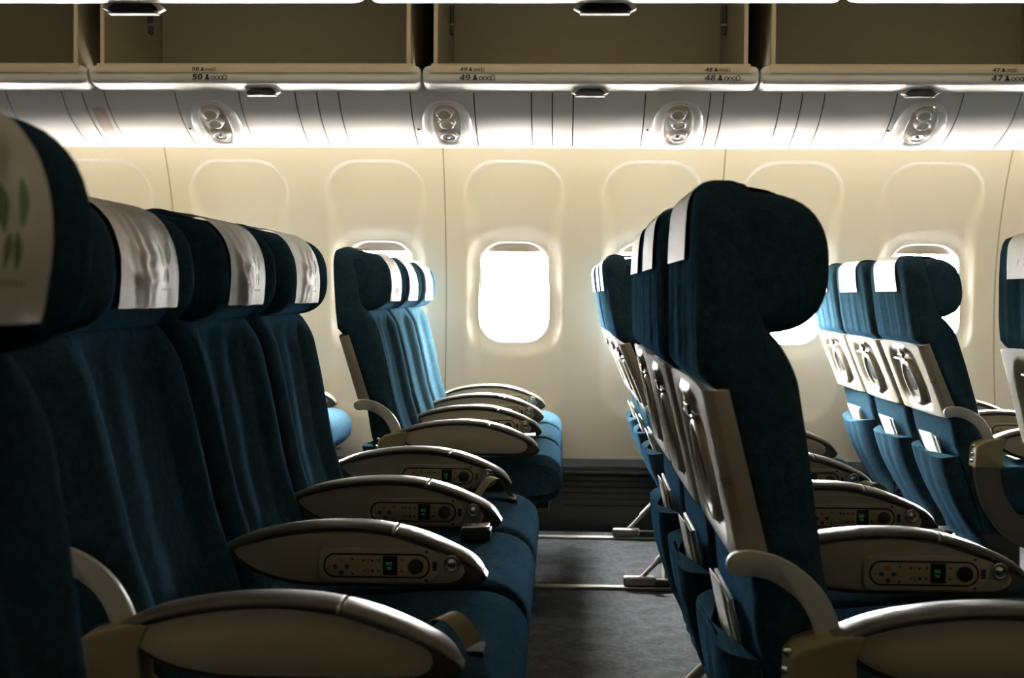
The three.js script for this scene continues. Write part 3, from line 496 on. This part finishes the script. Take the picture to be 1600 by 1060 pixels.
const barGeo = (() => {
  const p = curvePts([[-0.258, 0.5925], [-0.245, 0.594], [-0.213, 0.586], [-0.18, 0.562], [-0.162, 0.534], [-0.152, 0.5], [-0.148, 0.47]], 36), L = [], Rr = [], h = 0.0145;
  p.forEach((q, i) => { const a = p[max(0, i - 1)], b = p[min(36, i + 1)], l = hypot(b.x - a.x, b.y - a.y), nx = -(b.y - a.y) / l, ny = (b.x - a.x) / l; L.push([q.x + nx * h, q.y + ny * h]); Rr.push([q.x - nx * h, q.y - ny * h]); });
  const round = []; for (let k = 1; k < 10; k++) { const t = PI / 2 + k / 10 * PI + 0.11; round.push([-0.258 + h * cos(t), 0.5925 + h * sin(t)]); }
  return slab(shapeOf([...Rr.reverse(), ...round.reverse(), ...L]), 0.012, 0.002, -0.006);
})();
const capGeo = (() => { const s = shapeOf([[-0.205, 0.44], [-0.204, 0.492], [-0.192, 0.506], [-0.165, 0.515], [-0.128, 0.523], [-0.118, 0.518], [-0.13, 0.49], [-0.128, 0.45], [-0.12, 0.44]]); return slab(s, 0.064, 0.005, -0.032, 3); })();
const endFrameGeo = sweepXY([[-0.165, 0.45], [-0.16, 0.40], [-0.135, 0.33], [-0.08, 0.265], [0.0, 0.235], [0.08, 0.235]], 30, [[-0.014, -0.034], [0.010, -0.034], [0.014, -0.028], [0.014, 0.028], [0.010, 0.034], [-0.014, 0.034]]);
const endCoverGeo = slab(stadium(0.03, 0.236, 0.245, 0.306, 0.02), 0.022, 0.004, -0.011);
const strapGeo = (x, z, tilt) => sheet(14, 4, (u, v) => { const w = 0.044 * (v - 0.5); return [x + 0.075 * u + w * tilt * 0.4, 0.458 + 0.05 * sin(PI * min(1, u * 0.9)) - 0.012 * u, z + w + 0.03 * u * tilt]; }, (u, v) => [u * 0.1, v * 0.044]);
const buckleGeo = merge([rbox(0.055, 0.02, 0.05, 0.004, 0, 0, 0)]), buckleLid = rbox(0.05, 0.003, 0.046, 0.0012, 0, 0.0125, 0).rotateZ(0.04);
function makeSeat(o) {
  const t = thing('airline_seat', o.label, 'seat', [o.x, 0, o.z], o.group), rec = o.recline ?? 0;
  obj('seat_cushion', cushionGeo, M.navy, t);
  obj('backrest', reclined(backGeometry(o.seed), rec), M.navy, t);
  obj('headrest', reclined(headGeo, rec), M.navy, t);
  const c = obj('headrest_cover', reclined(coverGeometry(o.seed + 50), rec), COVER[o.cover ?? 'leaf'], t); c.userData.label = 'white cloth headrest cover';
  const s = obj('back_shell', reclined(shellGeo, rec), M.shell, t); s.userData.label = 'beige plastic back shell';
  obj('round_boss', reclined(bossGeo, rec), M.shell, s); obj('boss_face', reclined(bossFace, rec), M.shell, s); obj('boss_opening', reclined(bossHole, rec), M.gap, s);
  obj('tray_latch', reclined(latchGeo, rec), M.shell, s); obj('latch_slot', reclined(latchSlot, rec), M.rim, s); obj('coat_hook', reclined(hookGeo, rec), M.chrome, s); obj('moulded_ribs', reclined(ribs, rec), M.shell, s);
  obj('literature_pocket', reclined(pocketGeometry(o.seed + 90), rec), M.navy, t);
  armrest(t, -0.255, true);
  if (o.end) {
    armrest(t, 0.255, false);
    const b = obj('recline_bar', barGeo.clone().translate(0, 0, 0.246), M.barGrey, t); b.userData.label = 'light grey curved recline bar'; if (rec) b.geometry = reclined(b.geometry, rec * 0.45);
    obj('armrest_end_cap', capGeo.clone().translate(0, 0, 0.255), M.cap, t); obj('end_frame', endFrameGeo.clone().translate(0, 0, 0.25), M.padRear, t); obj('frame_cover', endCoverGeo.clone().translate(0, 0, 0.256), M.tan, t);
    for (const [x, y] of [[-0.204, 0.497], [-0.206, 0.476], [-0.207, 0.457]]) obj('rivet', new THREE.SphereGeometry(0.006, 10, 8).translate(x, y, 0.268), M.chrome, t);
  }
  if (o.strap) { const b = obj('seat_belt', strapGeo(0.17, o.strap, o.strap > 0 ? -1 : 1), M.belt, t); b.material.side = THREE.DoubleSide; obj('belt_tip', rbox(0.02, 0.004, 0.05, 0.0015, 0.248, 0.457, o.strap + (o.strap > 0 ? -0.03 : 0.03)), M.gap, b); }
  if (o.buckle) { const b = obj('belt_buckle', buckleGeo, M.rim, t); b.position.set(0.2, 0.468, o.buckle); obj('buckle_lid', buckleLid, M.chrome, b); }
  return t;
}
const ZC = [-1.82, -2.33, -2.84], ZW = [-4.035, -4.545, -5.055];
const XROW = { B: -0.35, C: 0.465, D: 1.28, W0: -1.112, W1: -0.297, W2: 0.518, W3: 1.333 };
const posC = ['camera-side aisle end', 'middle place', 'window-side aisle end'], posW = ['aisle end', 'middle place', 'window place'];
let seed = 11;
const seatList = [];
for (const [row, num, rec] of [['B', 'forty-nine', [5.2, 3.4, 2.4]], ['C', 'forty-eight', [0, 0.6, 0]], ['D', 'forty-seven', [0, 0, 1.5]]]) ZC.forEach((z, i) => seatList.push({ row, i, t: makeSeat({ x: XROW[row], z, recline: rec[i], seed: seed += 7, end: i === 0, cover: row === 'D' ? 'print' : 'leaf', strap: i === 0 ? 0.15 : i === 2 ? -0.15 : 0, buckle: i === 1 ? -0.14 : 0, label: `navy seat at the ${posC[i]} of the centre row level with bin marking ${num}`, group: 'centre block seats' }) }));
for (const [row, num, rec] of [['W0', 'fifty', [4, 4, 4]], ['W1', 'forty-nine', [4, 4.5, 4.2]], ['W2', 'forty-eight', [9.8, 9.5, 9.8]], ['W3', 'forty-seven', [8.7, 8.9, 8.5]]]) ZW.forEach((z, i) => seatList.push({ row, i, t: makeSeat({ x: XROW[row], z, recline: rec[i], seed: seed += 7, end: i === 0, buckle: i === 0 ? -0.06 : 0, label: `navy seat at the ${posW[i]} of the window row under bin marking ${num}`, group: 'window block seats' }) }));
[[-0.175, 'level with bin marking forty-nine'], [0.665, 'level with bin marking forty-eight']].forEach(([x, where]) => [-0.75, -0.24, 0.27].forEach((z, i) => makeSeat({ x, z, seed: seed += 7, end: false, label: `dark navy ${posW[i]} seat across the near aisle ${where}`, group: 'camera-side block seats' })));

// ---------------------------------------------------------------- frames under the seats
function seatFrame(x, zs, legs, label) {
  const zc = (zs[0] + zs[2]) / 2, t = thing('seat_frame', label, 'seat frame', [x, 0, zc], 'frames under the seat rows');
  for (const bx of [-0.03, 0.17]) obj('cross_beam', bar([bx, 0.27, -0.73], [bx, 0.27, 0.73], 0.02, 14), M.darkMetal, t);
  for (const z of zs) obj('seat_pan', rbox(0.34, 0.012, 0.44, 0.004, 0.1, 0.298, z - zc), M.darkMetal, t);
  for (const lz of legs) {
    const l = obj('leg', merge([rbox(0.035, 0.24, 0.03, 0.006, 0.165, 0.13, 0), rbox(0.5, 0.022, 0.03, 0.006, -0.06, 0.022, 0)]), M.darkMetal, t); l.position.z = lz - zc;
    obj('brace', bar([-0.265, 0.035, 0], [-0.05, 0.26, 0], 0.007), M.barGrey, l); obj('brace_sleeve', bar([-0.215, 0.0875, 0], [-0.05, 0.26, 0], 0.011), M.steel, l); obj('floor_fitting', rbox(0.1, 0.03, 0.036, 0.008, -0.27, 0.026, 0), M.steel, l);
  }
  const e = obj('equipment_box', rbox(0.26, 0.175, 0.1, 0.012, -0.055, 0.103, 0), M.darkMetal, t); e.position.z = legs[1] - zc - 0.07; obj('box_edge', rbox(0.012, 0.18, 0.11, 0.004, -0.187, 0.103, 0), M.tan, e);
  return t;
}
for (const [row, num] of [['B', 'forty-nine'], ['C', 'forty-eight'], ['D', 'forty-seven']]) seatFrame(XROW[row], ZC, [-2.80, -1.86], `dark metal frame under the centre row level with bin marking ${num}`);
for (const [row, num] of [['W0', 'fifty'], ['W1', 'forty-nine'], ['W2', 'forty-eight'], ['W3', 'forty-seven']]) seatFrame(XROW[row], ZW, [-5.045, -4.182], `dark metal frame under the window row below bin marking ${num}`);

// ---------------------------------------------------------------- magazines and cards in the pockets
const magTex = [0, 1, 2].map(k => canvasTex(128, 192, (x) => { x.fillStyle = ['#f1eee2', '#e8e4d6', '#dfe3da'][k]; x.fillRect(0, 0, 128, 192); x.fillStyle = ['#d8c33a', '#4d7d3c', '#8fa3a6'][k]; x.fillRect(20 + 30 * k, 0, 34, 60); x.fillStyle = ['#3f7a45', '#d9d2b8', '#c9a73a'][k]; x.fillRect(70 - 20 * k, 14, 30, 30); }));
const magMat = magTex.map(t => S(lin(0.92, 0.92, 0.9), 0.45, { map: t }));
const rm = rng(77);
for (const { row, i, t } of seatList) {
  if (!['C', 'W2', 'W3'].includes(row)) continue;
  const rec = { C: 0, W2: 9.7, W3: 8.7 }[row], where = row === 'C' ? `centre row ${posC[i]} pocket by marking forty-eight` : `window row ${posW[i]} pocket by marking ${row === 'W2' ? 'forty-eight' : 'forty-seven'}`;
  const rot = rec * PI / 180;
  const put = (name, geo, mat, x, y, dz, lean, yaw, label, cat) => {
    const m = obj(name, geo, mat); const px = x - PIV[0], py = y - PIV[1];
    m.position.set(t.position.x + PIV[0] + px * cos(rot) - py * sin(rot), PIV[1] + px * sin(rot) + py * cos(rot), t.position.z + dz); m.rotation.set(0, yaw, lean + rot, 'YZX'); m.rotation.x = 0.16 * (rm() - 0.5); tag(m, label, cat, 'literature in the seat pockets');
  };
  const k = i % 3;
  const at = (n, q) => [-0.212 - q * sin(0.2) - n * cos(0.2), 0.412 + q * cos(0.2) - n * sin(0.2)];   // n off the backrest, q up along it
  put('magazine', rbox(0.005, 0.225, 0.17, 0.0015), magMat[k], ...at(0.0105, -0.012 * rm()), -0.01 + 0.03 * (rm() - 0.5), 0.2, 0, `pale magazine standing in ${where}`, 'magazine');
  put('paper_bag', rbox(0.003, 0.2, 0.1, 0.001), magMat[(k + 1) % 3], ...at(0.0165, 0.0 + 0.02 * rm()), 0.03 + 0.03 * rm(), 0.2, 0, `folded paper bag in ${where}`, 'paper bag');
  put('safety_card', rbox(0.002, 0.22, 0.14, 0.0008), M.paper, ...at(0.0208, 0.004 + 0.01 * rm()), -0.01 + 0.015 * rm(), 0.2, 0, `stiff white card leaning out of ${where}`, 'card');
}
// leaflet lying on a cushion
{ const s = tag(obj('leaflet', sheet(6, 6, (u, v) => [0.14 * (u - 0.5), 0.004 + 0.006 * sin(u * 3) * v, 0.1 * (v - 0.5)]), M.paper), 'white leaflet lying on the aisle end seat cushion under bin marking forty-seven', 'leaflet'); s.position.set(XROW.W3 + 0.02, 0.444, ZW[0] + 0.1); }

renderer.render(scene, camera);
